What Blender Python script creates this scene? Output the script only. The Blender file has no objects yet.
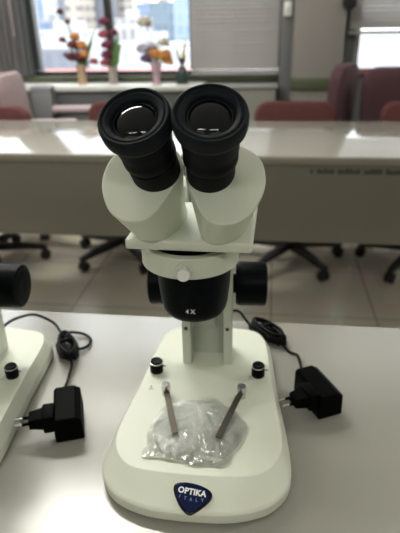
import bpy, bmesh, math, random
from math import sin, cos, pi, radians, sqrt, atan2
from mathutils import Matrix, Vector, Euler
random.seed(7)
SC = bpy.context.scene
COL = SC.collection
V = Vector

# ------------------------------------------------------------------ materials
def mat(name, col, rough=.5, metal=0., bump=0., bscale=200., var=0., vscale=8., spec=.5, coat=0., trans=0.):
    m = bpy.data.materials.new(name); m.use_nodes = True
    nt = m.node_tree; b = nt.nodes['Principled BSDF']
    c4 = (*col, 1)
    b.inputs['Base Color'].default_value = c4
    b.inputs['Roughness'].default_value = rough
    b.inputs['Metallic'].default_value = metal
    b.inputs['Specular IOR Level'].default_value = spec
    b.inputs['Coat Weight'].default_value = coat
    b.inputs['Transmission Weight'].default_value = trans
    tc = nt.nodes.new('ShaderNodeTexCoord')
    if var > 0:
        n = nt.nodes.new('ShaderNodeTexNoise'); n.inputs['Scale'].default_value = vscale; n.inputs['Detail'].default_value = 4
        nt.links.new(tc.outputs['Object'], n.inputs['Vector'])
        r = nt.nodes.new('ShaderNodeMix'); r.data_type = 'RGBA'
        r.inputs[6].default_value = tuple(max(0, x * (1 - var)) for x in col) + (1,)
        r.inputs[7].default_value = tuple(min(1, x * (1 + var)) for x in col) + (1,)
        nt.links.new(n.outputs['Fac'], r.inputs[0]); nt.links.new(r.outputs[2], b.inputs['Base Color'])
    if bump > 0:
        n = nt.nodes.new('ShaderNodeTexNoise'); n.inputs['Scale'].default_value = bscale; n.inputs['Detail'].default_value = 3
        nt.links.new(tc.outputs['Object'], n.inputs['Vector'])
        bp = nt.nodes.new('ShaderNodeBump'); bp.inputs['Strength'].default_value = bump; bp.inputs['Distance'].default_value = .001
        nt.links.new(n.outputs['Fac'], bp.inputs['Height']); nt.links.new(bp.outputs['Normal'], b.inputs['Normal'])
    return m

def emit(name, col, s):
    m = bpy.data.materials.new(name); m.use_nodes = True
    nt = m.node_tree; nt.nodes.clear()
    e = nt.nodes.new('ShaderNodeEmission'); e.inputs[0].default_value = (*col, 1); e.inputs[1].default_value = s
    o = nt.nodes.new('ShaderNodeOutputMaterial'); nt.links.new(e.outputs[0], o.inputs[0]); return m

def thin_glass(name, tint=(.97, .98, .98), rough=.02, fac=None, gloss=(1, 1, 1)):
    m = bpy.data.materials.new(name); m.use_nodes = True
    nt = m.node_tree; nt.nodes.clear()
    t = nt.nodes.new('ShaderNodeBsdfTransparent'); t.inputs[0].default_value = (*tint, 1)
    g = nt.nodes.new('ShaderNodeBsdfGlossy'); g.inputs['Roughness'].default_value = rough; g.inputs[0].default_value = (*gloss, 1)
    mx = nt.nodes.new('ShaderNodeMixShader')
    if fac is None:
        f = nt.nodes.new('ShaderNodeFresnel'); f.inputs[0].default_value = 1.45; nt.links.new(f.outputs[0], mx.inputs[0])
    else:
        mx.inputs[0].default_value = fac
    o = nt.nodes.new('ShaderNodeOutputMaterial')
    nt.links.new(t.outputs[0], mx.inputs[1]); nt.links.new(g.outputs[0], mx.inputs[2]); nt.links.new(mx.outputs[0], o.inputs[0]); return m

def tile_mat(name, c1, c2, grout, sx, sy, ox, oy, rough, mortar=.004):
    m = bpy.data.materials.new(name); m.use_nodes = True
    nt = m.node_tree; b = nt.nodes['Principled BSDF']; b.inputs['Roughness'].default_value = rough
    tc = nt.nodes.new('ShaderNodeTexCoord'); mp = nt.nodes.new('ShaderNodeMapping')
    mp.inputs['Location'].default_value = (ox, oy, 0)
    br = nt.nodes.new('ShaderNodeTexBrick'); br.offset = 0; br.inputs['Scale'].default_value = 1
    br.inputs['Brick Width'].default_value = sx; br.inputs['Row Height'].default_value = sy
    br.inputs['Mortar Size'].default_value = mortar; br.inputs['Mortar Smooth'].default_value = .2
    br.inputs['Color1'].default_value = (*c1, 1); br.inputs['Color2'].default_value = (*c2, 1); br.inputs['Mortar'].default_value = (*grout, 1)
    n = nt.nodes.new('ShaderNodeTexNoise'); n.inputs['Scale'].default_value = 5; n.inputs['Detail'].default_value = 6
    mx = nt.nodes.new('ShaderNodeMix'); mx.data_type = 'RGBA'; mx.blend_type = 'MULTIPLY'; mx.inputs[0].default_value = .25
    nt.links.new(tc.outputs['Object'], mp.inputs[0]); nt.links.new(mp.outputs[0], br.inputs['Vector']); nt.links.new(tc.outputs['Object'], n.inputs['Vector'])
    nt.links.new(br.outputs['Color'], mx.inputs[6]); nt.links.new(n.outputs['Color'], mx.inputs[7]); nt.links.new(mx.outputs[2], b.inputs['Base Color'])
    return m

def facade_mat(name, wall, glass, w, h, mort, axis='xz'):
    """wall with a grid of window openings as a pattern (w, h = bay size in metres)"""
    m = bpy.data.materials.new(name); m.use_nodes = True
    nt = m.node_tree; b = nt.nodes['Principled BSDF']; b.inputs['Roughness'].default_value = .6
    tc = nt.nodes.new('ShaderNodeTexCoord'); sp = nt.nodes.new('ShaderNodeSeparateXYZ'); cb = nt.nodes.new('ShaderNodeCombineXYZ')
    ad = nt.nodes.new('ShaderNodeMath'); ad.operation = 'ADD'
    nt.links.new(tc.outputs['Object'], sp.inputs[0]); nt.links.new(sp.outputs[0], ad.inputs[0]); nt.links.new(sp.outputs[1], ad.inputs[1])
    nt.links.new(ad.outputs[0], cb.inputs[0]); nt.links.new(sp.outputs[2], cb.inputs[1])
    br = nt.nodes.new('ShaderNodeTexBrick'); br.offset = 0; br.inputs['Scale'].default_value = 1
    br.inputs['Brick Width'].default_value = w; br.inputs['Row Height'].default_value = h
    br.inputs['Mortar Size'].default_value = mort; br.inputs['Mortar Smooth'].default_value = .1
    br.inputs['Color1'].default_value = (*glass, 1); br.inputs['Color2'].default_value = tuple(min(1, g * 1.25) for g in glass) + (1,)
    br.inputs['Mortar'].default_value = (*wall, 1)
    nt.links.new(cb.outputs[0], br.inputs['Vector']); nt.links.new(br.outputs['Color'], b.inputs['Base Color']); return m

WHITE = mat('white_enamel', (.64, .68, .575), .38, var=.015, vscale=30, bump=.05, bscale=900)
WHITE2 = mat('white_enamel_base', (.75, .785, .67), .42, var=.012, vscale=25, bump=.04, bscale=900)
GREYP = mat('grey_enamel', (.50, .53, .45), .45, var=.02)
BLACK = mat('black_plastic', (.004, .005, .0065), .5, bump=.1, bscale=1500, spec=.1)
RUBBER = mat('black_rubber', (.0065, .0085, .0125), .6, bump=.15, bscale=1200, spec=.14)
BLACKG = mat('black_satin', (.002, .0035, .0045), .4, spec=.07)
LENS = mat('coated_glass', (.0015, .0025, .005), .03, spec=.35)
CHROME = mat('chrome', (.62, .62, .60), .26, .85)
STEEL = mat('brushed_steel', (.11, .097, .08), .5, 1., bump=.1, bscale=400)
KNURL = mat('satin_aluminium', (.90, .90, .90), .45, .15)
BLUE = mat('badge_blue', (.004, .010, .055), .12, coat=.15, spec=.25)
BLUED = mat('badge_border', (.002, .003, .008), .12, coat=.15, spec=.25)
PRINT = mat('white_print', (.85, .87, .88), .5)
PRINTD = mat('grey_print', (.16, .17, .18), .5)
PRINTB = mat('pale_blue_print', (.14, .20, .36), .5)
FROST = mat('frosted_plate', (.76, .79, .73), .25, var=.03)
TABLE = mat('laminate_light', (.325, .318, .282), .24, spec=.9, var=.03, vscale=3, bump=.04, bscale=300)
TABLEF = mat('laminate_grey', (.30, .287, .252), .11, var=.02, vscale=3, spec=.9)
EDGE = mat('edge_band', (.20, .185, .155), .5, var=.02)
PANEL = mat('panel_grey_beige', (.12, .112, .092), .55, var=.04, vscale=4)
METALG = mat('painted_steel_grey', (.25, .25, .24), .45, .3)
CORD = mat('black_cord', (.003, .003, .003), .5, spec=.12)
ADAPT = mat('black_adapter', (.0012, .0014, .0012), .55, bump=.1, bscale=1500, spec=.04)
RED = mat('red_fabric', (.085, .022, .021), .85, bump=.4, bscale=700, var=.12, vscale=40)
MAROON = mat('maroon_fabric', (.075, .030, .040), .8, bump=.4, bscale=700, var=.12, vscale=40)
PINK = mat('dusty_pink_fabric', (.34, .25, .25), .8, bump=.3, bscale=700, var=.08, vscale=40)
PALE = mat('pale_pink_fabric', (.52, .42, .45), .7, bump=.3, bscale=700, var=.05, vscale=40)
GREYF = mat('grey_fabric', (.24, .25, .26), .8, bump=.3, bscale=700, var=.08, vscale=40)
CHBLK = mat('chair_black', (.012, .012, .013), .4)
WALL = mat('wall_paint_warm_grey', (.27, .25, .235), .7, var=.03, vscale=3, bump=.1, bscale=120)
WALLG = mat('wall_paint_grey_green', (.11, .12, .12), .6, var=.03, vscale=3)
GREEN = mat('green_trim_paint', (.085, .10, .055), .5, var=.04)
CEIL = mat('ceiling_white', (.75, .75, .72), .8, var=.03)
FRAME = mat('window_frame_dark', (.045, .047, .05), .4, .3)
FRAMEL = mat('window_frame_grey', (.20, .205, .21), .45, .2)
SLAT = mat('blind_slat_white', (.40, .38, .37), .5, trans=0)
SLATD = mat('blind_slat_grey', (.23, .22, .23), .55)
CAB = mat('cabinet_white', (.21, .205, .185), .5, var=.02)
LEDGE = mat('ledge_laminate', (.62, .63, .60), .3)
GLASS = thin_glass('window_glass')
FLOOR = tile_mat('floor_vinyl', (.86, .815, .68), (.90, .85, .71), (.48, .45, .36), .43, .43, -.037, .2, .22)

def slat_translucent(m, col, t=.35):
    nt = m.node_tree; b = nt.nodes['Principled BSDF']; o = nt.nodes['Material Output']
    tr = nt.nodes.new('ShaderNodeBsdfTranslucent'); tr.inputs[0].default_value = (*col, 1)
    mx = nt.nodes.new('ShaderNodeMixShader'); mx.inputs[0].default_value = t
    nt.links.new(b.outputs[0], mx.inputs[1]); nt.links.new(tr.outputs[0], mx.inputs[2]); nt.links.new(mx.outputs[0], o.inputs[0])
slat_translucent(SLAT, (.8, .78, .76), .3)

# ------------------------------------------------------------------ mesh builder
class MB:
    def __init__(s): s.v = []; s.f = []
    def add(s, vs, fs, M=None):
        k = len(s.v)
        s.v += [tuple(M @ V(p)) if M else tuple(p) for p in vs]
        s.f += [tuple(i + k for i in f) for f in fs]; return s
    def loft(s, rings, cap0=True, cap1=True, M=None, closed=True):
        n = len(rings[0]); vs = [p for r in rings for p in r]; fs = []
        for i in range(len(rings) - 1):
            for j in range(n if closed else n - 1):
                a = i * n + j; b = i * n + (j + 1) % n
                fs.append((a, b, b + n, a + n))
        if cap0: fs.append(tuple(range(n - 1, -1, -1)))
        if cap1: fs.append(tuple((len(rings) - 1) * n + j for j in range(n)))
        return s.add(vs, fs, M)
    def lathe(s, prof, seg=48, M=None, knurl=None):
        """prof: (r, z) from start to end; knurl=(i0,i1,depth,teeth) ripples those rings"""
        rings = []
        for i, (r, z) in enumerate(prof):
            ring = []
            for j in range(seg):
                a = 2 * pi * j / seg; rr = r
                if knurl and knurl[0] <= i <= knurl[1]: rr = r - knurl[2] * (.5 + .5 * cos(a * knurl[3]))
                ring.append((rr * cos(a), rr * sin(a), z))
            rings.append(ring)
        return s.loft(rings, prof[0][0] > 1e-6, prof[-1][0] > 1e-6, M)
    def box(s, lo, hi, bev=0., M=None, seg=2):
        bm = bmesh.new(); bmesh.ops.create_cube(bm, size=1)
        for v in bm.verts:
            v.co = V([(lo[i] + hi[i]) / 2 + v.co[i] * (hi[i] - lo[i]) for i in range(3)])
        if bev > 0:
            bmesh.ops.bevel(bm, geom=bm.edges[:] , offset=bev, segments=seg, profile=.5, affect='EDGES')
        bm.verts.ensure_lookup_table(); bm.verts.index_update()
        s.add([v.co[:] for v in bm.verts], [[v.index for v in f.verts] for f in bm.faces], M); bm.free(); return s
    def tube(s, pts, r, seg=10, M=None, r1=None):
        pts = [V(p) for p in pts]; rings = []; up = None
        for i, p in enumerate(pts):
            t = (pts[min(i + 1, len(pts) - 1)] - pts[max(i - 1, 0)]).normalized()
            if up is None:
                up = t.orthogonal().normalized()
            up = (up - t * up.dot(t))
            up = up.normalized() if up.length > 1e-5 else t.orthogonal().normalized()
            w = t.cross(up); rr = r if r1 is None else r + (r1 - r) * i / (len(pts) - 1)
            rings.append([tuple(p + up * rr * cos(2 * pi * j / seg) + w * rr * sin(2 * pi * j / seg)) for j in range(seg)])
        return s.loft(rings, True, True, M)
    def sphere(s, c, r, seg=16, sq=(1, 1, 1), M=None):
        n = seg // 2; vs = []; fs = []
        for i in range(1, n):
            a = pi * i / n
            for j in range(seg):
                b = 2 * pi * j / seg; vs.append((c[0] + r * sq[0] * sin(a) * cos(b), c[1] + r * sq[1] * sin(a) * sin(b), c[2] + r * sq[2] * cos(a)))
        for i in range(n - 2):
            for j in range(seg): fs.append((i * seg + j, (i + 1) * seg + j, (i + 1) * seg + (j + 1) % seg, i * seg + (j + 1) % seg))
        k = len(vs); vs += [(c[0], c[1], c[2] + r * sq[2]), (c[0], c[1], c[2] - r * sq[2])]
        for j in range(seg): fs.append((k, j, (j + 1) % seg)); fs.append((k + 1, (n - 2) * seg + (j + 1) % seg, (n - 2) * seg + j))
        return s.add(vs, fs, M)
    def build(s, name, m, parent=None, loc=(0, 0, 0), rot=(0, 0, 0), sharp=35, smooth=True):
        me = bpy.data.meshes.new(name); me.from_pydata(s.v, [], s.f); me.update()
        bm = bmesh.new(); bm.from_mesh(me); bmesh.ops.recalc_face_normals(bm, faces=bm.faces[:]); bm.to_mesh(me); bm.free()
        if smooth:
            me.shade_smooth(); me.set_sharp_from_angle(angle=radians(sharp))
        me.materials.append(m)
        o = bpy.data.objects.new(name, me); COL.objects.link(o)
        o.location = loc; o.rotation_euler = rot
        if parent: o.parent = parent
        return o

def tag(o, label=None, cat=None, group=None, kind=None):
    if label: o['label'] = label
    if cat: o['category'] = cat
    if group: o['group'] = group
    if kind: o['kind'] = kind
    return o
def thing(name, label, cat, loc=(0, 0, 0), rz=0., group=None):
    o = bpy.data.objects.new(name, None); COL.objects.link(o); o.empty_display_size = .05
    o.location = loc; o.rotation_euler = (0, 0, rz); return tag(o, label, cat, group)
def copy_tree(o, parent=None):
    c = o.copy(); COL.objects.link(c); c.parent = parent
    for ch in list(o.children): copy_tree(ch, c)
    return c
def struct(name, mb, m, parent=None, **k):
    o = mb.build(name, m, parent, **k); o['kind'] = 'structure'; return o
def catmull(pts, n, closed=False):
    P = [V(p) for p in pts]; out = []; m = len(P)
    segs = m if closed else m - 1
    for i in range(segs):
        g = (lambda k: P[k % m]) if closed else (lambda k: P[max(0, min(m - 1, k))])
        p0, p1, p2, p3 = g(i - 1), g(i), g(i + 1), g(i + 2)
        for k in range(n):
            t = k / n
            out.append(.5 * ((2 * p1) + (p2 - p0) * t + (2 * p0 - 5 * p1 + 4 * p2 - p3) * t * t + (3 * p1 - p0 - 3 * p2 + p3) * t ** 3))
    if not closed: out.append(P[-1].copy())
    return out
def text_mesh(name, txt, size, m, parent, M, depth=.0002, bold=0., spacing=1.):
    cu = bpy.data.curves.new(name + '_font', 'FONT'); cu.body = txt; cu.size = size; cu.extrude = depth; cu.offset = bold
    cu.align_x = 'CENTER'; cu.align_y = 'CENTER'; cu.space_character = spacing; cu.resolution_u = 3
    t = bpy.data.objects.new(name + '_tmp', cu); COL.objects.link(t)
    bpy.context.view_layer.update()
    me = bpy.data.meshes.new_from_object(t.evaluated_get(bpy.context.evaluated_depsgraph_get()))
    bpy.data.objects.remove(t); bpy.data.curves.remove(cu)
    me.transform(M); me.materials.clear(); me.materials.append(m); me.name = name
    o = bpy.data.objects.new(name, me); COL.objects.link(o); o.parent = parent; return o
def frame_to(p, x, y):
    """matrix with local x, y axes along x, y and origin p"""
    x = V(x).normalized(); y = V(y); y = (y - x * y.dot(x)).normalized(); z = x.cross(y)
    M = Matrix((x, y, z)).transposed().to_4x4(); M.translation = V(p); return M

# ------------------------------------------------------------------ room shell
ZT = .72
YW = 3.5                                   # inner face of window wall
XL, XR, YF, ZC = -4.2, 4.2, -3.6, 2.62
struct('floor', MB().box((XL, YF, -.1), (XR, YW + .25, 0)), FLOOR, smooth=False)
struct('ceiling', MB().box((XL, YF, ZC), (XR, YW + .25, ZC + .1)), CEIL, smooth=False)
struct('wall_left', MB().box((XL - .15, YF, 0), (XL, YW + .25, ZC)), WALL, smooth=False)
struct('wall_right', MB().box((XR, YF, 0), (XR + .15, YW + .25, ZC)), WALL, smooth=False)
struct('wall_front', MB().box((XL - .15, YF - .15, 0), (XR + .15, YF, ZC)), mat('wall_front_darkened', (.12, .125, .12), .7), smooth=False)  # unseen behind the camera; coloured dark to reduce light bounced from there
# back wall: below windows, piers between, lintel above (openings z .83 .. 2.3)
W1 = (-1.545, .05); W2 = (.49, 2.9); W3 = (-3.9, -1.72); WZ0, WZ1 = .797, 2.3
T = .22
wb = MB().box((XL, YW, 0), (XR, YW + T, WZ0)).box((XL, YW, WZ1), (XR, YW + T, ZC))
wb.box((XL, YW, WZ0), (W3[0], YW + T, WZ1)).box((W3[1], YW, WZ0), (W1[0], YW + T, WZ1)).box((W1[1], YW, WZ0), (W2[0], YW + T, WZ1)).box((W2[1], YW, WZ0), (XR, YW + T, WZ1))
struct('wall_back', wb, WALLG, smooth=False)
struct('pillar', MB().box((.122, YW - .10, 0), (.415, YW, ZC), .006), WALL)
struct('trim_1', MB().box((XL, YW - .018, .770), (.118, YW, .800), .004), GREEN)
struct('trim_2', MB().box((.118, YW - .112, .722), (.419, YW - .1, .792), .003), GREEN)
struct('trim_3', MB().box((.05, YW - .05, 0), (.12, YW, ZC), .006), FRAMEL)
struct('trim_4', MB().box((.419, YW - .03, .80), (XR, YW, .835), .004), mat('sill_red_brown', (.26, .12, .11), .5))

def window(name, x0, x1, mulls, fm, gm):
    fb = MB(); y0, y1 = YW + .06, YW + .11; w = .035
    fb.box((x0, y0, WZ0), (x1, y1, WZ0 + .026)).box((x0, y0, WZ1 - w), (x1, y1, WZ1)).box((x0, y0, WZ0 + w), (x0 + w, y1, WZ1 - w)).box((x1 - w, y0, WZ0 + w), (x1, y1, WZ1 - w))
    e = bpy.data.objects.new(name, None); COL.objects.link(e); e['kind'] = 'structure'
    fr = fb.build('window_frame', fm, e, smooth=False)
    xs = [x0 + w] + mulls + [x1 - w]
    for mx in mulls:
        MB().box((mx - .024, y0 - .01, WZ0 + w), (mx + .024, y1, WZ1 - w), .003).build('mullion', fm, e)
    for a, b in zip(xs[:-1], xs[1:]):
        MB().box((a + .02, y0 + .02, WZ0 + w - .005), (b - .02, y0 + .024, WZ1 - w + .005)).build('window_pane', gm, e, smooth=False)
    MB().box((x0, YW - .005, WZ0 - .012), (x1, y0, WZ0 + .004)).build('window_sill', FRAME, e, smooth=False)
    return e
window('window_1', W1[0], W1[1], [-1.02, -.485], FRAME, GLASS)
window('window_2', W2[0], W2[1], [1.3, 2.1], mat('window_frame_pale', (.42, .42, .42), .45), GLASS)

window('window_3', W3[0], W3[1], [-3.2, -2.45], FRAME, GLASS)

# low ledge under the left window and a cabinet front beneath
struct('trim_5', MB().box((XL, YW - .24, .735), (-.40, YW - .018, .765), .004), LEDGE)
struct('trim_6', MB().box((XL, YW - .22, .0), (-.42, YW - .19, .735)), WALLG, smooth=False)

t = thing('low_cabinet', 'low white wall cabinet under the closed blind, left of the pillar', 'cabinet', (-.19, YW - .12, 0))
MB().box((-.215, -.10, .06), (.225, .10, .742), .004).build('body', CAB, t)
MB().box((-.222, -.112, .742), (.235, .10, .758), .003).build('top', CAB, t)
for x0, x1 in ((-.21, .003), (.008, .22)):
    d = MB().box((x0, -.112, .075), (x1, -.100, .735), .003).build('door', CAB, t)
    hx = x1 - .03 if x0 < -.1 else x0 + .03
    MB().box((hx - .006, -.124, .55), (hx + .006, -.112, .66), .002).build('handle', METALG, d)
MB().box((-.20, -.09, 0), (.21, .09, .06)).build('plinth', METALG, t)

def blind(name, label, x0, x1, z0, z1, y, m, tilt, pitch=.024):
    t = thing(name, label, 'blind', ((x0 + x1) / 2, y, z1), 0, 'venetian blinds on the window wall')
    w = (x1 - x0) / 2; h = z1 - z0
    MB().box((-w, -.02, -.04), (w, .02, 0), .004).build('head_rail', m, t)
    s = MB(); n = int((h - .07) / pitch); c, q = cos(tilt), sin(tilt); hw = .0135
    for i in range(n):
        z = -.055 - i * pitch
        jt = random.uniform(-.06, .06); c, q = cos(tilt + jt), sin(tilt + jt)
        rings = []
        for k in range(5):
            f = (k - 2) / 2; bow = .0016 * (1 - f * f)
            yy = f * hw * c - bow * q; zz = f * hw * q + bow * c
            rings.append((yy, z + zz))
        vs = []; fs = []
        for x in (-w + .004, w - .004):
            vs += [(x, a, b) for a, b in rings] + [(x, a + .0004 * q, b - .0005 * c) for a, b in rings]
        for k in range(4):
            fs += [(k, k + 1, k + 11, k + 10), (k + 5, k + 15, k + 16, k + 6)]
        fs += [(0, 10, 15, 5), (4, 9, 19, 14)]
        s.add(vs, fs)
    s.build('slats', m, t)
    MB().box((-w, -.012, -h), (w, .012, -h + .018), .003).build('bottom_rail', m, t)
    for x in (-w * .72, 0, w * .72):
        MB().tube([(x, -.0155, -.02), (x, -.0155, -h + .02)], .0012, 6).build('ladder_cord', m, t)
    return t
blind('window_blind', 'pale closed venetian blind hanging over the middle window panes', -.492, .045, .806, 2.32, YW - .03, SLAT, radians(62))
blind('window_blind', 'half raised pale venetian blind above the bright gap, right of the pillar', .44, 2.9, 1.025, 2.32, YW - .03, SLAT, radians(60))
b3 = thing('vertical_blind', 'dark grey vertical blind gathered at the far left, beside the open window panes', 'blind', (-1.64, YW - .05, 2.34))
MB().box((-.10, -.025, -.05), (.075, .025, 0), .004).build('head_rail', SLATD, b3)
for k in range(9):
    a = radians(68 if k % 2 else 112); x = -.085 + k * .0195
    MB().box((-.046, -.0012, -1.53), (.046, .0012, -.05), .0005, Matrix.Translation((x, 0, 0)) @ Matrix.Rotation(a, 4, 'Z')).build('slat', SLATD, b3)
MB().tube([(.062, -.052, -.03), (.064, -.054, -1.15), (.062, -.052, -1.3)], .003, 8).build('pull_cord', PALE, b3)

# small fittings on the trim and pillar
t = thing('wall_switch', 'small white switch box on the grey trim beside the pillar', 'switch', (.085, YW - .05, 1.165))
MB().box((-.022, -.022, -.038), (.022, 0, .038), .004).build('switch_plate', CEIL, t)
MB().box((-.008, -.027, -.014), (.008, -.022, .014), .002).build('rocker', LEDGE, t)
t = thing('wall_speaker', 'small round black speaker on the right edge of the pillar', 'speaker', (.425, YW - .10, 1.19))
MB().lathe([(0, -.02), (.034, -.02), (.04, -.012), (.04, .012), (.034, .022), (0, .024)], 24, Matrix.Rotation(pi / 2, 4, 'X')).build('housing', CHBLK, t)
MB().box((-.012, -.004, -.012), (.012, .016, .012), .002).build('bracket', CHBLK, t)

# ceiling lamps
LAMP = emit('lamp_diffuser', (1.0, .985, .91), 40.)
LAMP2 = emit('lamp_diffuser_dim', (1.0, .985, .91), 19.)
proto = None
for (x, y) in ((-1.05, 1.70), (-2.75, 1.70), (2.6, 1.70), (-1.05, -1.6), (.75, -1.6), (-1.3, 2.95)):
    if proto is None:
        proto = thing('ceiling_light', 'white fluorescent ceiling light with a flat diffuser', 'light', (x, y, ZC), 0, 'ceiling lights')
        MB().box((-.62, -.11, -.05), (.62, .11, 0), .006).build('lamp_body', CEIL, proto)
        MB().box((-.6, -.085, -.056), (.6, .085, -.0505)).build('diffuser', LAMP, proto, smooth=False)
    else:
        c = copy_tree(proto); c.location = (x, y, ZC)
        if y < 0 or y > 2:                          # outer rows dimmed only to balance light on camera-facing surfaces
            for ch in c.children:
                if ch.name.startswith('diffuser'):
                    ch.data = ch.data.copy(); ch.data.materials[0] = LAMP2

# ------------------------------------------------------------------ outside
def ext(name, mb, m): return struct(name, mb, m, smooth=False)
ext('ground', MB().box((-260, 20, -14.2), (160, 420, -14)), mat('asphalt', (.30, .30, .31), .9, var=.15, vscale=.05))
FAC = {
 'blue': facade_mat('facade_blue', (.27, .34, .47), (.18, .25, .39), 2.2, 3.4, .5),
 'white': facade_mat('facade_white', (.68, .68, .67), (.42, .45, .50), 3.0, 3.4, .9),
 'grey': facade_mat('facade_grey', (.24, .25, .29), (.17, .19, .23), 2.4, 3.4, .6),
 'beige': facade_mat('facade_beige', (.50, .44, .38), (.20, .18, .18), 5.0, 2.6, .75),
 'off': facade_mat('facade_offwhite', (.50, .48, .47), (.24, .25, .29), 2.0, 3.2, .6),
 'teal': facade_mat('facade_teal', (.38, .46, .53), (.26, .36, .45), 2.2, 3.2, .5),
 'red': mat('brick_red_roof', (.62, .20, .16), .8, var=.1, vscale=.6),
 'flat': mat('flat_roof', (.5, .5, .5), .9, var=.1, vscale=.3),
}
BL = [
 ('blue', -93.7, -88.1, 26, 220, 14, 'slim blue tower at the far left beyond the window'),
 ('blue', -72.0, -66.6, -.2, 170, 12, 'low blue block in front of the white tower outside'),
 ('white', -76.5, -71.0, 28, 190, 14, 'tall white tower left of the grey tower outside the window'),
 ('grey', -60.2, -57.2, 26, 160, 12, 'narrow dark grey tower outside the left window pane'),
 ('beige', -50.8, -46.9, 24, 140, 12, 'beige tower with dark floor bands, behind the dark red flowers'),
 ('grey', -51.2, -44.9, 24, 153, 14, 'broad blue grey tower left of the window mullion'),
 ('white', -48.8, -32.8, -1.8, 110, 10, 'long low white building across the left window pane'),
 ('grey', -38.5, -32.2, -3.7, 90, 8, 'low grey building in front of the long white one'),
 ('beige', -48.6, -43.8, 26, 171, 12, 'beige tower just right of the window mullion'),
 ('blue', -54.6, -48.4, 5.0, 230, 14, 'distant pale blue tower in the middle of the right pane'),
 ('off', -36.0, -29.6, .2, 130, 12, 'off white block with columns of windows behind the pink vase'),
 ('teal', -38.3, -30.6, 4.3, 180, 12, 'teal glass tower behind the mixed flowers'),
 ('teal', -27.1, -21.6, 24, 160, 12, 'blue green tower at the right edge of the open window'),
 ('white', -29.3, -13.9, -3.9, 100, 9, 'long low white building across the right window pane'),
]
for kind, x0, x1, zt, d, dep, lab in BL:
    t = thing('building', lab + '', 'building', ((x0 + x1) / 2, d, -14), 0, 'city buildings outside the window')
    w = (x1 - x0) / 2; h = zt + 14
    MB().box((-w, 0, 0), (w, dep, h)).build('facade', FAC[kind], t, smooth=False)
    MB().box((-w - .15, -.15, h), (w + .15, dep + .15, h + .35)).build('parapet', FAC['flat'], t, smooth=False)
    MB().box((-w * .4, dep * .3, h + .35), (w * .3, dep * .7, h + 2.2)).build('roof_plant_room', FAC['flat'], t, smooth=False)
t = thing('building', 'low building with a brick red roof edge along the bottom of the window', 'building', (-15, 56, -14), 0, 'city buildings outside the window')
MB().box((-17, 0, 0), (14, 1.4, 9.7)).build('facade', FAC['white'], t, smooth=False)
MB().box((-17.2, -.2, 9.7), (14.2, 1.6, 10.1)).build('roof', FAC['red'], t, smooth=False)

# ------------------------------------------------------------------ tables
def table(name, label, x0, x1, y0, y1, top_m, lip):
    t = thing(name, label, 'table', ((x0 + x1) / 2, (y0 + y1) / 2, 0))
    w, d = (x1 - x0) / 2, (y1 - y0) / 2
    MB().box((-w, -d, ZT - .026), (w, d, ZT), .004, seg=3).build('tabletop', top_m, t)
    MB().box((-w - .0015, -d - .0015, ZT - .0235), (w + .0015, d + .0015, ZT - .006), .001).build('edge_band', EDGE, t)
    for sx in (-1, 1):
        L = MB()
        L.box((sx * (w - .10) - .025, -.03, .04), (sx * (w - .10) + .025, .03, ZT - .026), .006)
        lg = L.build('leg', METALG, t)
        MB().box((sx * (w - .10) - .03, -d + .05, .025), (sx * (w - .10) + .03, d - .05, .05), .006).build('foot', METALG, lg)
        for yy in (-d + .08, d - .08):
            MB().lathe([(0, 0), (.018, 0), (.018, .02), (.01, .026), (0, .026)], 16, Matrix.Translation((sx * (w - .10), yy, 0))).build('glide', CHBLK, lg)
    return t, w, d
t, w, d = table('training_table', 'long light grey laminate table with a beige front panel, before the red chairs', -1.75, 1.45, 1.755, 2.388, TABLEF, 0)
MB().box((-w + .06, -d + .03, .402), (w - .06, -d + .048, ZT - .027), .002).build('modesty_panel', PANEL, t)
MB().box((-w + .06, -d + .022, ZT - .042), (w - .06, -d + .030, ZT - .027), .001).build('apron_rail', PANEL, t)
# row of dark illegible stencilled characters on the panel, just under the top
s = MB(); x = .145
rr = random.Random(3)
for wd in (1, 5, 6, 5, 4, 2, 1, 3, 2):
    for k in range(wd):
        cw = rr.uniform(.007, .011)
        s.box((x, -d + .0285, .655), (x + cw, -d + .0305, .655 + rr.uniform(.011, .018)), 0); x += cw + .0025
    x += .012
s.build('stencilled_lettering', mat('dark_stencil', (.03, .028, .025), .7), t, loc=(.15, 0, 0), smooth=False)

t, w, d = table('work_table', 'light laminate table carrying the microscopes, nearest the camera', -1.15, 1.05, .05, .708, TABLE, 0)
MB().box((-w + .06, d - .05, .402), (w - .06, d - .032, ZT - .027), .002).build('modesty_panel', PANEL, t)

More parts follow.
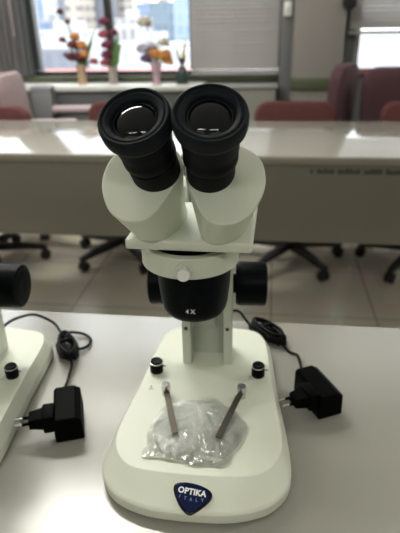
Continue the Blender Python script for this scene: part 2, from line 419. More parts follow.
# ------------------------------------------------------------------ microscope
def microscope(label, loc, rz):
    root = thing('stereo_microscope', label, 'microscope', loc, rz)
    CX0 = -.004
    bot = [(0, -.0930), (.037, -.0910), (.065, -.0825), (.081, -.0710), (.0925, -.0535), (.0960, -.0300), (.0930, .015), (.0845, .089), (.0785, .164), (.0735, .190), (.059, .2065), (.030, .2120), (0, .213)]
    top = [(0, -.0610), (.040, -.0595), (.062, -.0550), (.075, -.0450), (.0830, -.0300), (.0865, -.0120), (.0845, .022), (.0768, .089), (.0712, .160), (.0665, .1835), (.0545, .1990), (.028, .2050), (0, .206)]
    def closed(c):
        full = [(x, y) for x, y in c] + [(-x, y) for x, y in c[-2:0:-1]]
        return [(p.x + CX0, p.y) for p in catmull([(x, y, 0) for x, y in full], 6, True)]
    B, Tp = closed(bot), closed(top)
    def mixr(k, z): return [(b[0] + (a[0] - b[0]) * k, b[1] + (a[1] - b[1]) * k, z) for a, b in zip(Tp, B)]
    m = MB(); m.loft([mixr(.35, .002), mixr(.12, .002), mixr(.02, .0035), mixr(0, .006), mixr(0, .0135), mixr(.012, .0143), mixr(.05, .0155), mixr(.09, .0164), mixr(.96, .0293), mixr(.985, .0297), mixr(1.01, .02995), mixr(1.04, .03), mixr(1.07, .03)])
    RB = Matrix.Rotation(radians(-2.2), 4, 'Z'); m.v = [tuple(RB @ V(p)) for p in m.v]
    base = m.build('base', WHITE2, root, sharp=9)
    for x, y in ((-.07, -.05), (.062, -.05), (-.06, .17), (.052, .17)):
        MB().lathe([(0, 0), (.009, 0), (.009, .0035), (0, .0035)], 16, Matrix.Translation((x, y, 0))).build('rubber_foot', RUBBER, base)
    # badge on the sloping front
    slope = V((0, .030, .0122)).normalized()
    BM = frame_to((-.006, -.0805, .0214), (1, .0, 0), slope)
    BM = BM @ Matrix.Rotation(radians(-8), 4, 'Z')
    shp = [(-.0185, .0065), (-.0165, .0105), (-.009, .0128), (0, .0130), (.009, .0118), (.0165, .0090), (.0190, .0045), (.0165, -.0015), (.0105, -.0085), (.0050, -.0130), (.0005, -.0147), (-.0045, -.0130), (-.0105, -.0080), (-.0165, .0005)]
    def pick(k, z): return [tuple(BM @ V((p.x * k, p.y * k, z))) for p in catmull([(x, y, 0) for x, y in shp], 6, True)]
    m = MB(); m.loft([pick(1, -.003), pick(1, .0014), pick(.97, .0021), pick(.90, .0025)])
    bd = m.build('badge', BLUED, root)
    m = MB(); m.loft([pick(.89, .0020), pick(.88, .0027), pick(.7, .0030)]); m.build('badge_face', BLUE, bd)
    text_mesh('badge_lettering', 'OPTIKA', .0074, PRINT, bd, BM @ Matrix.Translation((-.0002, .0046, .0031)), .00015, .00030, 1.04)
    for i, ch in enumerate('ITALY'):
        a = (i - 2)
        text_mesh('small_lettering', ch, .0040, PRINTB, bd, BM @ Matrix.Translation((a * .0054, -.0022 + .0003 * a * a, .0031)) @ Matrix.Rotation(radians(5 * a), 4, 'Z'), .0001, .0001)
    # stage plate set into the base
    MB().lathe([(0, .0292), (.047, .0292), (.0475, .0304), (.0465, .0310), (0, .0310)], 72, Matrix.Translation((-.006, .0, 0))).build('stage_plate', FROST, root)
    # clips
    for px, tip in ((-.047, (-.0285, -.012)), (.0405, (.0165, -.016))):
        py = .0565
        c = MB(); c.lathe([(0, .029), (.0046, .029), (.0046, .0375), (.0056, .0385), (.0056, .0445), (.0050, .0455), (0, .0455)], 24, Matrix.Translation((px, py, 0)), knurl=(3, 4, .0004, 24))
        cl = c.build('stage_clip', CHROME, root)
        dx, dy = tip[0] - px, tip[1] - py; L = sqrt(dx * dx + dy * dy); ang = atan2(dy, dx)
        a = MB(); rings = []
        for s_, z in ((-.005, .0368), (0, .0368), (.004, .0368), (.012, .0382), (.035, .0374), (L - .012, .0356), (L - .004, .0348), (L, .0354)):
            hw = .0034 if s_ < L - .002 else .0030
            rings.append([(s_, -hw, z), (s_, hw, z), (s_, hw, z + .0009), (s_, -hw, z + .0009)])
        a.loft(rings, M=Matrix.Translation((px, py, 0)) @ Matrix.Rotation(ang, 4, 'Z')); a.build('clip_arm', STEEL, cl)
    # illumination dials
    for px, py in ((-.0645, .101), (.0605, .098)):
        kb = MB().lathe([(0, .029), (.0074, .029), (.0074, .0305), (.0080, .0310), (.0080, .0400)], 40, Matrix.Translation((px, py, 0)))
        kb = MB().lathe([(0, .0292), (.0074, .0292), (.0080, .0310), (.0080, .0425), (.0076, .0432), (.0072, .0450), (.0066, .0462), (.0040, .0456), (0, .0456)], 48, Matrix.Translation((px, py, 0)), knurl=(2, 3, .0005, 24)).build('dimmer_knob', BLACKG, root)
        MB().lathe([(.0078, .0428), (.0083, .0430), (.0083, .0440), (.0077, .0443)], 48, Matrix.Translation((px, py, 0))).build('chrome_ring', CHROME, kb)
        MB().box((px + .0072, py - .0007, .0375), (px + .0115, py + .0007, .0386), .0003).build('pointer', BLACK, kb)
    for px, py in ((-.0665, .070), (.051, .0945)):
        MB().lathe([(0, .0298), (.0011, .0298), (.0011, .0304), (0, .0304)], 12, Matrix.Translation((px, py, 0))).box((px - .003, py - .0045, .0298), (px + .003, py - .0040, .0303)).build('printed_mark', PRINTD, root)
    # column: U section with two rails and a grey recess
    y0, y1 = .118, .160
    m = MB(); m.box((-.0335, y0, .026), (-.0225, y1, .262), .0012); col = m.build('column', WHITE, root)
    m = MB(); m.box((.0175, y0, .026), (.0285, y1, .262), .0012); m.build('column_rail', WHITE, root)
    m = MB(); m.box((-.024, y1 - .016, .026), (.019, y1 - .001, .260), .0008); bk = m.build('column_back', GREYP, root)
    m = MB(); m.box((-.012, y1 - .024, .075), (.007, y1 - .016, .25), .001); m.build('gear_rack', GREYP, bk)
    for px in (-.0282, .0222):
        MB().lathe([(0, 0), (.0024, 0), (.0022, -.0008), (.0012, -.0010), (.0010, -.0004), (0, -.0004)], 20, Matrix.Translation((px, y0, .082)) @ Matrix.Rotation(-pi / 2, 4, 'X')).build('rail_screw', STEEL, root)
    # focus block + knobs
    m = MB(); m.box((-.022, .075, .150), (.017, .146, .2235), .003); m.build('focus_block', BLACK, root)
    for s_, x0, x1 in ((1, .0285, .0695), (-1, -.0335, -.0745)):
        Mx = Matrix.Translation((x0, .150, .129)) @ Matrix.Rotation(s_ * pi / 2, 4, 'Y')
        L = abs(x1 - x0)
        kn = MB().lathe([(0, -.002), (.012, -.002), (.012, .0035), (.0245, .0035), (.0265, .006), (.0272, .0085), (.0272, L - .004), (.0262, L - .0012), (.0235, L), (.006, L), (0, L - .0005)], 72, Mx, knurl=(5, 6, .0006, 36)).build('focus_knob', BLACKG, root)
        MB().lathe([(.0195, L - .0003), (.0215, L + .0006), (.0225, L - .0003)], 48, Mx).build('knob_rim', BLACK, kn)

    # ---- head, in its own frame
    HM = Matrix.Translation((-.007, .018, 0)) @ Matrix.Rotation(radians(-4), 4, 'Z')
    # holder ring + arm
    m = MB(); R = .0452; Ri = .037
    m.lathe([(Ri, .2225), (R - .001, .2225), (R, .2235), (R, .2412), (R - .001, .2422), (Ri, .2422)], 72, HM @ Matrix.Translation((-.003, 0, 0)))
    ring_v = m.v
    m.f = [f for f in m.f if len(f) == 4]
    n_ = 72
    m.f += [(5 * n_ + j, 5 * n_ + (j + 1) % n_, (j + 1) % n_, j) for j in range(n_)]
    hr = m.build('holder_ring', WHITE, root)
    m = MB(); m.box((-.017, .040, .2240), (.017, .112, .2402), .003, HM); m.build('holder_arm', WHITE, hr)
    # clamp screw on the front of the ring
    SMx = HM @ Matrix.Translation((-.0015, -R + .001, .2325)) @ Matrix.Rotation(pi / 2, 4, 'X') @ Matrix.Rotation(radians(6), 4, 'Y')
    m = MB(); m.lathe([(0, -.004), (.0078, -.004), (.0074, .0012), (.0066, .0022), (0, .0022)], 32, SMx); bs = m.build('screw_boss', WHITE, root)
    m = MB(); m.lathe([(0, .001), (.0028, .001), (.0028, .0045), (.0052, .0045), (.0060, .0055), (.0060, .0115), (.0054, .0125), (.0012, .0125), (.0008, .0120), (0, .0120)], 48, SMx, knurl=(4, 5, .0005, 24)); m.build('clamp_screw', KNURL, bs)
    # objective housing
    m = MB(); m.lathe([(0, .2440), (.0335, .2440), (.0350, .2420), (.0352, .2160), (.0350, .2060), (.0341, .1900), (.0328, .1780), (.0318, .1700), (.0303, .1645), (.0275, .1603), (.0235, .1580), (.0215, .1595), (0, .1590)], 96, HM @ Matrix.Translation((0, 0, .0095)), knurl=(4, 6, .0004, 48))
    oh = m.build('objective_housing', BLACKG, root)
    m = MB(); m.lathe([(0, .1592), (.0165, .1588), (.0168, .1595), (0, .1600)], 40, HM @ Matrix.Translation((0, 0, .0095))); m.build('objective_lens', LENS, oh)
    # 4X marking wrapped on the front of the housing
    for ch, dx in (('4', -.0019), ('X', .0032)):
        text_mesh('magnification_lettering', ch, .0056, PRINT, oh, HM @ frame_to((dx, -.0332, .1842), (1, 0, 0), (0, .12, 1)), .0004, .00010)
    # head plate
    m = MB(); m.box((-.0505, -.050, .2515), (.0565, .052, .2610), .0028, HM, 3); m.build('head_plate', WHITE, root)
    # prism housings
    e = radians(50); nrm = V((0, -cos(e), sin(e))); dn = V((0, -sin(e), -cos(e))); P0 = V((0, -.0406, .317))
    face = [(.033, .0466), (.0445, .0450), (.0545, .0375), (.0612, .0255), (.0648, .0135), (.0650, .002), (.0615, -.0115), (.053, -.0215), (.040, -.0275), (.025, -.028), (.010, -.0225), (.0015, -.0105), (.0022, .005), (.0090, .0205), (.0160, .0350), (.0235, .0435)]
    foot = [(.027, -.0500), (.0365, -.0460), (.0445, -.0330), (.0500, -.0080), (.0505, .020), (.0470, .036), (.0385, .0445), (.030, .047), (.020, .0455), (.0115, .036), (.0075, .018), (.0070, .000), (.0080, -.014), (.0115, -.0300), (.0150, -.0410), (.0200, -.0470)]
    for sg in (-1, 1):
        F = [V((sg * p.x, p.y, 0)) for p in catmull([(a, b, 0) for a, b in face], 6, True)]
        G = [V((sg * p.x, p.y, 0)) for p in catmull([(a, b, 0) for a, b in foot], 6, True)]
        cF = V((sg * .036, .010, 0)); 
        def fr(k, h):
            out = []
            for p in F:
                q = cF + (p - cF) * k
                out.append(V((q.x, 0, 0)) + P0 + dn * q.y + nrm * h)
            return out
        top_r = fr(1, -.0018); low = [V((g.x, g.y - .0025, .2602)) for g in G]
        rings = [fr(.90, 0), fr(.965, 0), fr(.980, -.0001), fr(.992, -.0005), fr(.999, -.0011), fr(1.0, -.0018)]
        for k in (.03, .15, .3, .5, .7, .85, 1.):
            rings.append([a.lerp(b, k) for a, b in zip(top_r, low)])
        m = MB(); m.loft([[tuple(p) for p in r] for r in rings], M=HM)
        hs = m.build('prism_housing', WHITE, root, sharp=60)
        # set screw near the foot
        MB().lathe([(0, -.002), (.0016, -.002), (.0016, .0008), (.0009, .0009), (.0007, .0002), (0, .0002)], 14, HM @ Matrix.Translation((sg * .0235, -.0516, .2645)) @ Matrix.Rotation(pi / 2 - .15, 4, 'X')).build('set_screw', STEEL, hs)
        # eyepiece: local +z points out towards the eye
        base_c = V((sg * .0220, -.0406, .317)); ax = (V((sg * .0268, -.0790, .3655)) - base_c); Lz = ax.length + (.0065 if sg > 0 else .0025); ax.normalize()
        xx = V((1, 0, 0)); xx = (xx - ax * xx.dot(ax)).normalized(); yy = ax.cross(xx)
        EM = Matrix((xx, yy, ax)).transposed().to_4x4(); EM.translation = base_c; EM = HM @ EM
        tb = [(0, -.006), (.0192, -.006), (.0192, .012), (.0190, .0165), (.0182, .0170), (.0182, .0190), (.0206, .0195), (.0210, .0205), (.0210, .0265), (.0203, .0280), (.0203, .0340), (.0215, .0350), (.0215, Lz - .014), (.0150, Lz - .0080), (0, Lz - .0080)]
        if sg < 0:
            tb[1] = (.0198, -.006); tb[2] = (.0198, .0130); tb[3] = (.0198, .0150); tb[4] = (.0186, .0156)
            tube = MB().lathe(tb, 96, EM, knurl=(1, 2, .0005, 48)).build('eyepiece_tube', BLACK, root)
        else:
            tube = MB().lathe(tb, 64, EM).build('eyepiece_tube', BLACK, root)
        cup = [(.0224, Lz - .0165), (.0247, Lz - .0155), (.0261, Lz - .0135), (.0267, Lz - .0105), (.0267, Lz - .0035), (.0261, Lz - .0010), (.0251, Lz), (.0240, Lz - .0002), (.0234, Lz - .0013), (.0227, Lz - .0014), (.0220, Lz - .0007), (.0208, Lz - .0008), (.0199, Lz - .0016), (.0191, Lz - .0022), (.0183, Lz - .0025), (.0176, Lz - .0034), (.0171, Lz - .0042), (.0169, Lz - .0062)]
        rings = [[(r * cos(2 * pi * j / 64), r * sin(2 * pi * j / 64), z) for j in range(64)] for r, z in cup]
        MB().loft(rings, False, False, EM).build('eyecup', RUBBER, tube)
        zc = Lz - .0052
        MB().lathe([(0.0170, zc - .001), (0.0167, zc - .0002), (0.0159, zc), (0.0155, zc - .0004), (0.0146, zc + .0002), (0.0131, zc + .0013), (0.0110, zc + .0022), (0.0084, zc + .0030), (0.0052, zc + .0036), (0.0026, zc + .0039), (0, zc + .0040)], 64, EM).build('eye_lens', LENS, tube, sharp=80)
    return root

M1 = microscope('white stereo microscope in the middle of the near table, eyepieces towards the camera', (-.0575, .43, ZT), radians(3))
M2 = copy_tree(M1); M2.location = (-.361, .400, ZT); M2.rotation_euler = (0, 0, radians(1.5))
M2['label'] = 'second white stereo microscope cut off by the left edge of the photo'
for o in (M1, M2): o['group'] = 'stereo microscopes on the near table'

# ------------------------------------------------------------------ clear film over the stage plate
film = bpy.data.materials.new('clear_film'); film.use_nodes = True
nt = film.node_tree; nt.nodes.clear()
tr = nt.nodes.new('ShaderNodeBsdfTransparent'); tr.inputs[0].default_value = (.975, .985, .985, 1)
gl = nt.nodes.new('ShaderNodeBsdfGlossy'); gl.inputs['Roughness'].default_value = .10
df = nt.nodes.new('ShaderNodeBsdfDiffuse'); df.inputs[0].default_value = (.92, .94, .93, 1)
fz = nt.nodes.new('ShaderNodeFresnel'); fz.inputs[0].default_value = 1.52
m1 = nt.nodes.new('ShaderNodeMixShader'); m1.inputs[0].default_value = .16
m2 = nt.nodes.new('ShaderNodeMixShader'); oo = nt.nodes.new('ShaderNodeOutputMaterial')
nt.links.new(tr.outputs[0], m1.inputs[1]); nt.links.new(df.outputs[0], m1.inputs[2]); nt.links.new(fz.outputs[0], m2.inputs[0])
nt.links.new(m1.outputs[0], m2.inputs[1]); nt.links.new(gl.outputs[0], m2.inputs[2]); nt.links.new(m2.outputs[0], oo.inputs[0])
rf = random.Random(11)
folds = []
for _ in range(130):
    q, d = rf.uniform(0, 2 * pi), .052 * sqrt(rf.random())
    cx, cy = d * cos(q), d * sin(q)
    a = atan2(cy - .03, cx) + rf.gauss(0, .45)          # creases fan out from the back of the plate
    folds.append((cx, cy, cos(a), sin(a), rf.uniform(.0009, .0018), rf.uniform(.005, .020), rf.choice((-.5, 1, 1)) * rf.uniform(.0005, .0019)))
def film_h(x, y):
    h = 0
    for cx, cy, c_, s_, w_, l_, amp in folds:
        dx, dy = x - cx, y - cy; u = dx * c_ + dy * s_
        if abs(u) > 2.4 * l_: continue
        v_ = -dx * s_ + dy * c_ + 3 * u * u
        if abs(v_) > 3 * w_: continue
        h += amp * math.exp(-(v_ / w_) ** 2 - (u / l_) ** 2)
    flat = 1 - .7 * math.exp(-((x / .02) ** 2 + ((y + .022) / .016) ** 2))
    return .0014 + .0017 * math.tanh(h * flat / .0017)
m = MB(); NR, NA = 100, 300; vs = [(0, 0, .0006 + film_h(0, 0))]; fs = []
for i in range(1, NR + 1):
    for j in range(NA):
        a = 2 * pi * j / NA
        ro = .0505 + .0016 * sin(5 * a + 1) + .0012 * sin(11 * a) + .016 * math.exp(-((a - 3.80) / .16) ** 2) + .006 * math.exp(-((a - 3.35) / .2) ** 2) + .005 * math.exp(-((a - 5.3) / .25) ** 2)
        r = ro * i / NR; x, y = r * cos(a), r * sin(a)
        vs.append((x, y, .0006 + film_h(x, y) * (1 - .75 * (i / NR) ** 6)))
for j in range(NA): fs.append((0, 1 + j, 1 + (j + 1) % NA))
for i in range(NR - 1):
    for j in range(NA):
        a = 1 + i * NA + j; b = 1 + i * NA + (j + 1) % NA
        fs.append((a, a + NA, b + NA, b))
m.add(vs, fs)
fo = m.build('plastic_film', film, sharp=180)
fo.location = M1.matrix_basis @ V((-.006, .0, .0311)); fo.rotation_euler = (0, 0, radians(3))
tag(fo, 'crinkled clear plastic film covering the round stage plate of the middle microscope', 'film')

# ------------------------------------------------------------------ power adapters
def adapter(label, loc, rz, cord_pts, coil, group):
    """body long axis along local y (plug end at -y), plug leaves on local -x"""
    t = thing('power_adapter', label, 'power adapter', loc, rz, group)
    b = MB(); K = Matrix.Scale(.81, 4); KP = Matrix.Translation((0, 0, .0085)) @ K
    sec = [(-.0185, .0005), (.0185, .0005), (.0195, .003), (.0185, .034), (.010, .040), (-.016, .040), (-.0195, .036), (-.0195, .003)]
    rings = []
    for y, k in ((-.0375, .94), (-.036, 1), (.034, 1), (.0365, .94)):
        rings.append([(x * k, y, .02 + (z - .02) * k) for x, z in sec])
    b.loft(rings, M=K); body = b.build('adapter_body', ADAPT, t, sharp=25)
    MB().box((.0105, -.03, .0366), (.0125, .03, .0378), 0, K).build('seam', BLACKG, body)
    p = MB(); p.box((-.034, -.0335, .006), (-.0175, -.0005, .033), .003, KP)
    pl = p.build('plug_body', ADAPT, t)
    MB().loft([[(-.033, -.029, .010), (-.033, -.005, .010), (-.033, -.005, .030), (-.033, -.029, .030)], [(-.052, -.027, .013), (-.052, -.007, .013), (-.052, -.007, .027), (-.052, -.027, .027)]], M=KP).build('plug_nose', ADAPT, pl)
    for y in (-.0235, -.0105):
        pin = MB().tube([(-.051, y, .020), (-.061, y, .020)], .0022, 12, KP).build('plug_pin', ADAPT, pl)
        MB().tube([(-.0605, y, .020), (-.069, y, .020), (-.0705, y, .020)], .0021, 12, KP).build('pin_tip', CHROME, pin)
    Mi = (Matrix.Translation(loc) @ Matrix.Rotation(rz, 4, 'Z')).inverted()
    pts = catmull([Mi @ V(q) for q in cord_pts], 8)
    MB().tube(pts, .0021, 8).build('cord', CORD, t)
    for (pp, rad) in coil:
        MB().tube(catmull([Mi @ V(q) for q in pp], 8), rad, 8).build('cord_loop', CORD, t)
    return t
z0 = ZT + .0022
def loops(c, ang, L, W, n, seed):
    """bundle of flat elongated loops around centre c"""
    r_ = random.Random(seed); out = []
    for i in range(n):
        pts = []; l = L * r_.uniform(.8, 1.08); w_ = W * r_.uniform(.55, 1.1); zz = z0 + .0042 * (i % 4); ph = r_.uniform(-.25, .25)
        for k in range(14):
            a = 2 * pi * k / 12
            u, v_ = l * cos(a), w_ * sin(a) * (.35 + .65 * abs(cos(a / 2)) if i % 2 else 1)
            A = ang + ph
            pts.append((c[0] + u * cos(A) - v_ * sin(A) + r_.uniform(-.001, .001), c[1] + u * sin(A) + v_ * cos(A), zz + .003 * abs(sin(a)) + .0003 * k))
        out.append((pts, .0021))
    tie = []
    for k in range(11):
        a = 2 * pi * k / 10
        tie.append((c[0] + .009 * cos(a) * -sin(ang), c[1] + .009 * cos(a) * cos(ang), z0 + .009 + .0085 * sin(a) + .0015))
    out.append((tie, .0024))
    return out
cord = [(-.048, .700, ZT + .012), (-.037, .705, ZT + .012), (-.024, .690, ZT + .008), (-.010, .668, z0), (.008, .655, z0 + .006), (.030, .642, z0 + .004), (.046, .632, z0), (.056, .618, z0 + .004), (.057, .603, z0 + .012), (.0585, .592, z0 + .018)]
cord = [(-.060, .655, ZT + .02), (-.052, .690, ZT + .022), (-.036, .700, ZT + .020), (-.022, .688, ZT + .010), (-.008, .672, z0 + .002), (.010, .656, z0 + .008), (.028, .640, z0 + .004), (.040, .625, z0), (.050, .612, z0 + .004), (.053, .590, z0 + .006), (.053, .570, z0 + .012), (.0545, .552, z0 + .016)]
adapter('black wall power adapter with a bundled cord, right of the middle microscope', (.070, .526, ZT), radians(27), cord, loops((.008, .664), radians(-48), .034, .013, 7, 5), 'power adapters on the near table')
cord2 = [(-.381, .628, ZT + .016), (-.372, .648, ZT + .018), (-.350, .668, ZT + .016), (-.318, .660, ZT + .010), (-.297, .638, z0 + .006), (-.278, .606, z0 + .010), (-.262, .582, z0 + .004), (-.252, .560, z0 + .004), (-.247, .535, z0 + .004), (-.240, .510, z0 + .012), (-.236, .487, z0 + .016)]
lp = loops((-.271, .598), radians(-62), .028, .012, 7, 8)
lp.append(([(-.292, .632, z0 + .006), (-.280, .640, z0 + .004), (-.262, .641, z0 + .001), (-.248, .629, z0 + .001), (-.246, .612, z0 + .001), (-.256, .600, z0 + .002), (-.268, .594, z0 + .005), (-.272, .592, z0 + .006)], .0021))
adapter('black wall power adapter between the two microscopes, pins pointing left', (-.218, .458, ZT), radians(20), cord2, lp, 'power adapters on the near table')

# ------------------------------------------------------------------ chairs
def rounded_panel(w, h, d, top_r, bulge=.012, taper=.9, n=10):
    """upright cushioned panel, centred on x, from z=0 to h, thickness d along y"""
    out = []
    pts = []
    wb = w * taper
    pts += [(-wb / 2 + .02, 0), (wb / 2 - .02, 0)]
    pts += [(wb / 2, .03)]
    for k in range(n + 1):
        a = pi / 2 * k / n; pts.append((w / 2 - top_r + top_r * cos(a), h - top_r + top_r * sin(a)))
    for k in range(n + 1):
        a = pi / 2 + pi / 2 * k / n; pts.append((-w / 2 + top_r + top_r * cos(a), h - top_r + top_r * sin(a)))
    pts += [(-wb / 2, .03)]
    def ring(k, y):
        cz = h / 2
        return [(x * k, y, cz + (z - cz) * k) for x, z in pts]
    m = MB(); m.loft([ring(.75, -d / 2 - bulge), ring(.94, -d / 2 - bulge * .5), ring(1, -d / 2 + .008), ring(1, d / 2 - .008), ring(.95, d / 2), ring(.75, d / 2 + .004)])
    return m
def office_chair(label, loc, rz, fab, group, back_w=.40, back_h=.36, back_z=.395, seat_m=None, arms=False, top_r=.07, lean=8, seat_w=.45):
    """faces local -y: the front of the back rest looks to -y"""
    t = thing('office_chair', label, 'chair', loc, rz, group)
    bo = rounded_panel(back_w, back_h, .06, top_r).build('backrest', fab, t, loc=(0, .20, back_z), rot=(radians(-lean), 0, 0))
    MB().tube([(0, .05, .40), (0, .20, .40), (0, .245, .46), (0, .26, back_z + .14)], .016, 10).build('back_support', CHBLK, t)
    s = MB(); s.box((-seat_w / 2, -.24, .405), (seat_w / 2, .19, .465), .026, seg=4); s.build('seat', seat_m or fab, t)
    MB().box((-.10, -.10, .375), (.10, .10, .406), .006).build('seat_mechanism', CHBLK, t)
    MB().lathe([(0, .09), (.028, .09), (.028, .22), (.015, .225), (.015, .38), (0, .38)], 20).build('gas_lift', CHBLK, t)
    for k in range(5):
        a = 2 * pi * k / 5 + .3
        M = Matrix.Rotation(a, 4, 'Z')
        lg = MB().loft([[(.02, -.024, .078), (.02, .024, .078), (.02, .02, .112), (.02, -.02, .112)], [(.16, -.02, .068), (.16, .02, .068), (.16, .016, .096), (.16, -.016, .096)], [(.275, -.014, .056), (.275, .014, .056), (.275, .012, .074), (.275, -.012, .074)]], M=M).build('leg', CHBLK, t)
        c = MB()
        for sx in (-.012, .012):
            c.lathe([(0, -.008), (.022, -.008), (.026, -.004), (.026, .004), (.022, .008), (0, .008)], 18, M @ Matrix.Translation((.262, sx, .026)) @ Matrix.Rotation(pi / 2, 4, 'X'))
        c.tube([tuple(M @ V((.262, 0, .03))), tuple(M @ V((.262, 0, .06)))], .007, 8)
        c.build('caster', CHBLK, lg)
    if arms:
        for sx in (-1, 1):
            MB().tube(catmull([(sx * .2, .10, .40), (sx * .225, .10, .42), (sx * .235, .09, .55), (sx * .235, .05, .62), (sx * .235, -.08, .635), (sx * .235, -.13, .63)], 6), .017, 8).build('armrest', CHBLK, t)
            MB().box((sx * .235 - .03, -.17, .632), (sx * .235 + .03, .08, .668), .012, seg=3).build('armrest_pad', PALE, t)
    return t
G1 = 'red chairs behind the far table'
RZ0 = 0
office_chair('red fabric chair at the left end behind the far table', (-1.39, 2.345, 0), 0, RED, G1)
office_chair('red fabric chair behind the far table, mostly hidden by the left eyepiece', (-.73, 2.50, 0), 0, RED, G1)
office_chair('red fabric chair behind the far table, in front of the pillar', (.128, 2.50, 0), 0, RED, G1)
office_chair('red fabric chair at the right end behind the far table', (.74, 2.50, 0), 0, RED, G1)
G2 = 'tall maroon chairs by the right window'
office_chair('tall dark maroon chair by the right window, nearer the pillar', (.185, 3.09, 0), pi + 1.15, MAROON, G2, .32, .48, .42, top_r=.08, seat_w=.36, lean=3)
office_chair('tall maroon chair by the right window, farther from the pillar', (.672, 3.16, 0), pi, MAROON, G2, .42, .475, .42, top_r=.08, seat_w=.36)
G3 = 'pinkish chairs by the left window'
office_chair('dusty pink high backed chair at the left edge, its back to its twin', (-1.765, 3.0, 0), radians(-98), PINK, G3, .42, .44, .42, lean=2)
office_chair('dusty pink high backed chair by the left window with pale armrest pads', (-1.185, 2.92, 0), radians(96), PINK, G3, .42, .46, .42, lean=8, arms=True)
t = thing('waste_bin', 'tall slim grey bin by the wall, right of the dusty pink chairs', 'bin', (-1.378, 3.238, 0))
MB().loft([[(-.05, -.03, 0), (.05, -.03, 0), (.05, .03, 0), (-.05, .03, 0)], [(-.062, -.034, .74), (.062, -.034, .74), (.062, .034, .74), (-.062, .034, .74)]]).build('bin_body', GREYF, t)
MB().box((-.066, -.036, .74), (.066, .036, .770), .006).build('lid', GREYF, t)

# ------------------------------------------------------------------ flowers on the ledge
LZ = .765
GRN = mat('leaf_green', (.10, .20, .06), .6, var=.3, vscale=60); GRNY = mat('leaf_yellow_green', (.42, .38, .10), .6, var=.2, vscale=60)
FC = {'dred': mat('petal_dark_red', (.10, .012, .02), .7), 'orange': mat('petal_orange', (.50, .20, .05), .7), 'mag': mat('petal_magenta', (.14, .015, .045), .7), 'pinkp': mat('petal_pink', (.30, .06, .09), .7),
      'white': mat('petal_cream', (.50, .46, .40), .7), 'lil': mat('petal_lilac', (.40, .36, .45), .7), 'yel': mat('petal_yellow', (.55, .38, .10), .7), 'purp': mat('petal_purple', (.10, .06, .12), .7)}
def blossom(c, r, seed):
    r_ = random.Random(seed); m = MB()
    m.sphere(c, r * .45, 10)
    for k in range(12):
        a = 2.4 * k; el = -.4 + 1.6 * k / 12
        d = V((cos(a) * cos(el), sin(a) * cos(el), sin(el)))
        p = V(c) + d * r * .55
        m.sphere(tuple(p), r * .42, 8, (1, 1, .8))
    return m
def leaf(p0, p1, w):
    p0, p1 = V(p0), V(p1); d = (p1 - p0); side = d.cross(V((0, 1, .2))).normalized() * w; n = side.cross(d).normalized() * w * .25
    m = MB(); rings = []
    for k, ww in ((0, .15), (.3, .8), (.55, 1), (.8, .6), (1, .05)):
        q = p0 + d * k + n * (1 - (2 * k - 1) ** 2)
        rings.append([tuple(q - side * ww), tuple(q + n * .3), tuple(q + side * ww), tuple(q - n * .3)])
    return m.loft(rings)
def arrangement(label, x, y, vase_m, prof, flowers, leaves, zs):
    t = thing('flower_vase', label, 'flowers', (x, y, LZ), 0, 'flower vases on the window ledge')
    MB().lathe(prof, 28).build('vase', vase_m, t)
    st = MB(); topz = prof[-1][1]
    for (fx, fy, fz, r, cm) in flowers:
        st.tube(catmull([(0, 0, topz * .5), (fx * .35, fy * .35, topz + (fz - topz) * .5), (fx, fy, fz)], 5), .0028, 6)
    st.build('stem', GRN, t)
    for i, (fx, fy, fz, r, cm) in enumerate(flowers):
        blossom((fx, fy, fz), r, i).build('blossom', FC[cm], t)
    for (a, b, w_, gm) in leaves:
        leaf(a, b, w_).build('leaf', gm, t)
    return t
PINKV = mat('vase_pink_glass', (.52, .36, .42), .2, var=.05); TERR = mat('vase_tan', (.45, .32, .22), .5, var=.1); DARKV = mat('vase_dark_green', (.03, .05, .045), .3); GREYV = mat('vase_grey', (.35, .30, .28), .4)
vp = [(0, 0), (.030, 0), (.030, .01), (.020, .03), (.026, .07), (.036, .12), (.038, .13)]
arrangement('tall vase of orange and dark red flowers, leftmost on the window ledge', -1.165, YW - .13, TERR, [(0, 0), (.03, 0), (.026, .03), (.024, .06), (.032, .10), (.036, .115)],
  [(-.095, 0, .41, 0.0252, 'dred'), (-.055, 0, .355, 0.0216, 'dred'), (-.10, 0, .255, 0.0264, 'dred'), (-.02, .0, .27, 0.0360, 'orange'), (.015, 0, .22, 0.0408, 'orange'), (-.035, -.01, .225, 0.0396, 'dred'), (.0, .0, .155, 0.0432, 'dred'), (-.05, 0, .155, 0.0432, 'dred'), (.03, -.01, .17, 0.0360, 'orange'), (.085, 0, .13, 0.0300, 'pinkp'), (-.085, 0, .17, 0.0240, 'purp')],
  [((0, 0, .10), (.12, 0, .33), 0.0078, GRN), ((0, 0, .10), (.09, .01, .25), 0.0104, GRN), ((0, 0, .10), (.07, -.01, .19), 0.0130, GRN), ((0, 0, .09), (-.06, 0, .22), 0.0104, GRN), ((0, 0, .1), (.05, 0, .12), 0.0130, GRN)], 0)
arrangement('slim bunch of magenta flowers in front of the dark window mullion', -.968, YW - .12, GREYV, [(0, 0), (.028, 0), (.026, .05), (.030, .09), (.032, .10)],
  [(-.03, 0, .35, 0.0360, 'mag'), (-.04, 0, .28, 0.0384, 'pinkp'), (-.025, 0, .22, 0.0408, 'mag'), (-.03, .0, .165, 0.0408, 'mag'), (.02, 0, .29, 0.0312, 'mag'), (-.045, 0, .12, 0.0360, 'pinkp')],
  [((0, 0, .08), (.055, 0, .30), 0.0143, GRN), ((0, 0, .08), (.065, 0, .24), 0.0156, GRN), ((0, 0, .08), (.05, 0, .17), 0.0169, GRN), ((0, 0, .08), (.0, .0, .2), 0.0130, GRN)], 0)
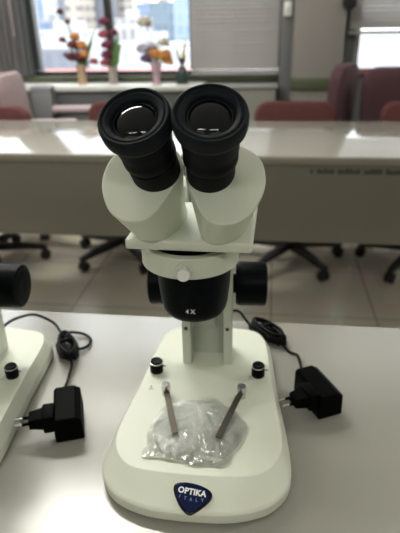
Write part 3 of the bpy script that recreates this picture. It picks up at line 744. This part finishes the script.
arrangement('pink vase of mixed cream, lilac and orange flowers on the window ledge', -.685, YW - .17, PINKV, vp,
  [(-.055, 0, .345, 0.0480, 'white'), (-.075, 0, .20, 0.0456, 'lil'), (-.055, -.01, .145, 0.0408, 'purp'), (0, -.01, .17, 0.0432, 'orange'), (.03, 0, .155, 0.0432, 'yel'), (.06, 0, .165, 0.0432, 'orange'), (.055, 0, .235, 0.0360, 'white'), (-.02, 0, .215, 0.0312, 'lil'), (.075, 0, .13, 0.0360, 'orange')],
  [((0, 0, .12), (-.05, 0, .26), 0.0078, GRN), ((0, 0, .12), (-.09, 0, .14), 0.0091, GRN), ((0, 0, .12), (.02, 0, .25), 0.0078, GRN)], 0)
arrangement('small dark vase of upright yellowish leaves, rightmost on the ledge by the blind', -.535, YW - .12, DARKV, [(0, 0), (.034, 0), (.040, .03), (.034, .07), (.020, .09), (.022, .10)],
  [(.0, 0, .13, 0.0240, 'purp')],
  [((0, 0, .09), (-.04, 0, .225), .008, GRNY), ((0, 0, .09), (.03, 0, .27), .008, GRNY), ((0, 0, .09), (.005, 0, .19), .008, GRNY), ((0, 0, .09), (-.025, 0, .16), 0.0065, GRN), ((0, 0, .09), (.03, 0, .17), .008, GRNY)], 0)

# ------------------------------------------------------------------ world, camera, view
w = bpy.data.worlds.new('sky'); SC.world = w; w.use_nodes = True
bg = w.node_tree.nodes['Background']; bg.inputs[0].default_value = (.93, .965, 1.0, 1); bg.inputs[1].default_value = 2.7

P, Y, R_ = radians(25.5), radians(7.6), radians(-1.2)
Rm = Matrix.Rotation(Y, 3, 'Z') @ Matrix.Rotation(pi / 2 - P, 3, 'X') @ Matrix.Rotation(R_, 3, 'Z')
cd = bpy.data.cameras.new('camera'); cam = bpy.data.objects.new('camera', cd); COL.objects.link(cam)
Mw = Rm.to_4x4(); Mw.translation = (0, 0, ZT + .43); cam.matrix_world = Mw
cd.sensor_fit = 'VERTICAL'; cd.sensor_height = 36; cd.lens = 36 * 530 / 533
cd.clip_start = .01; cd.clip_end = 1000
cd.dof.use_dof = True; cd.dof.focus_distance = .44; cd.dof.aperture_fstop = 8.5
SC.camera = cam
vs_ = SC.view_settings
vs_.view_transform = 'Standard'; vs_.look = 'None'; vs_.gamma = 1; vs_.use_curve_mapping = False; vs_.exposure = .5
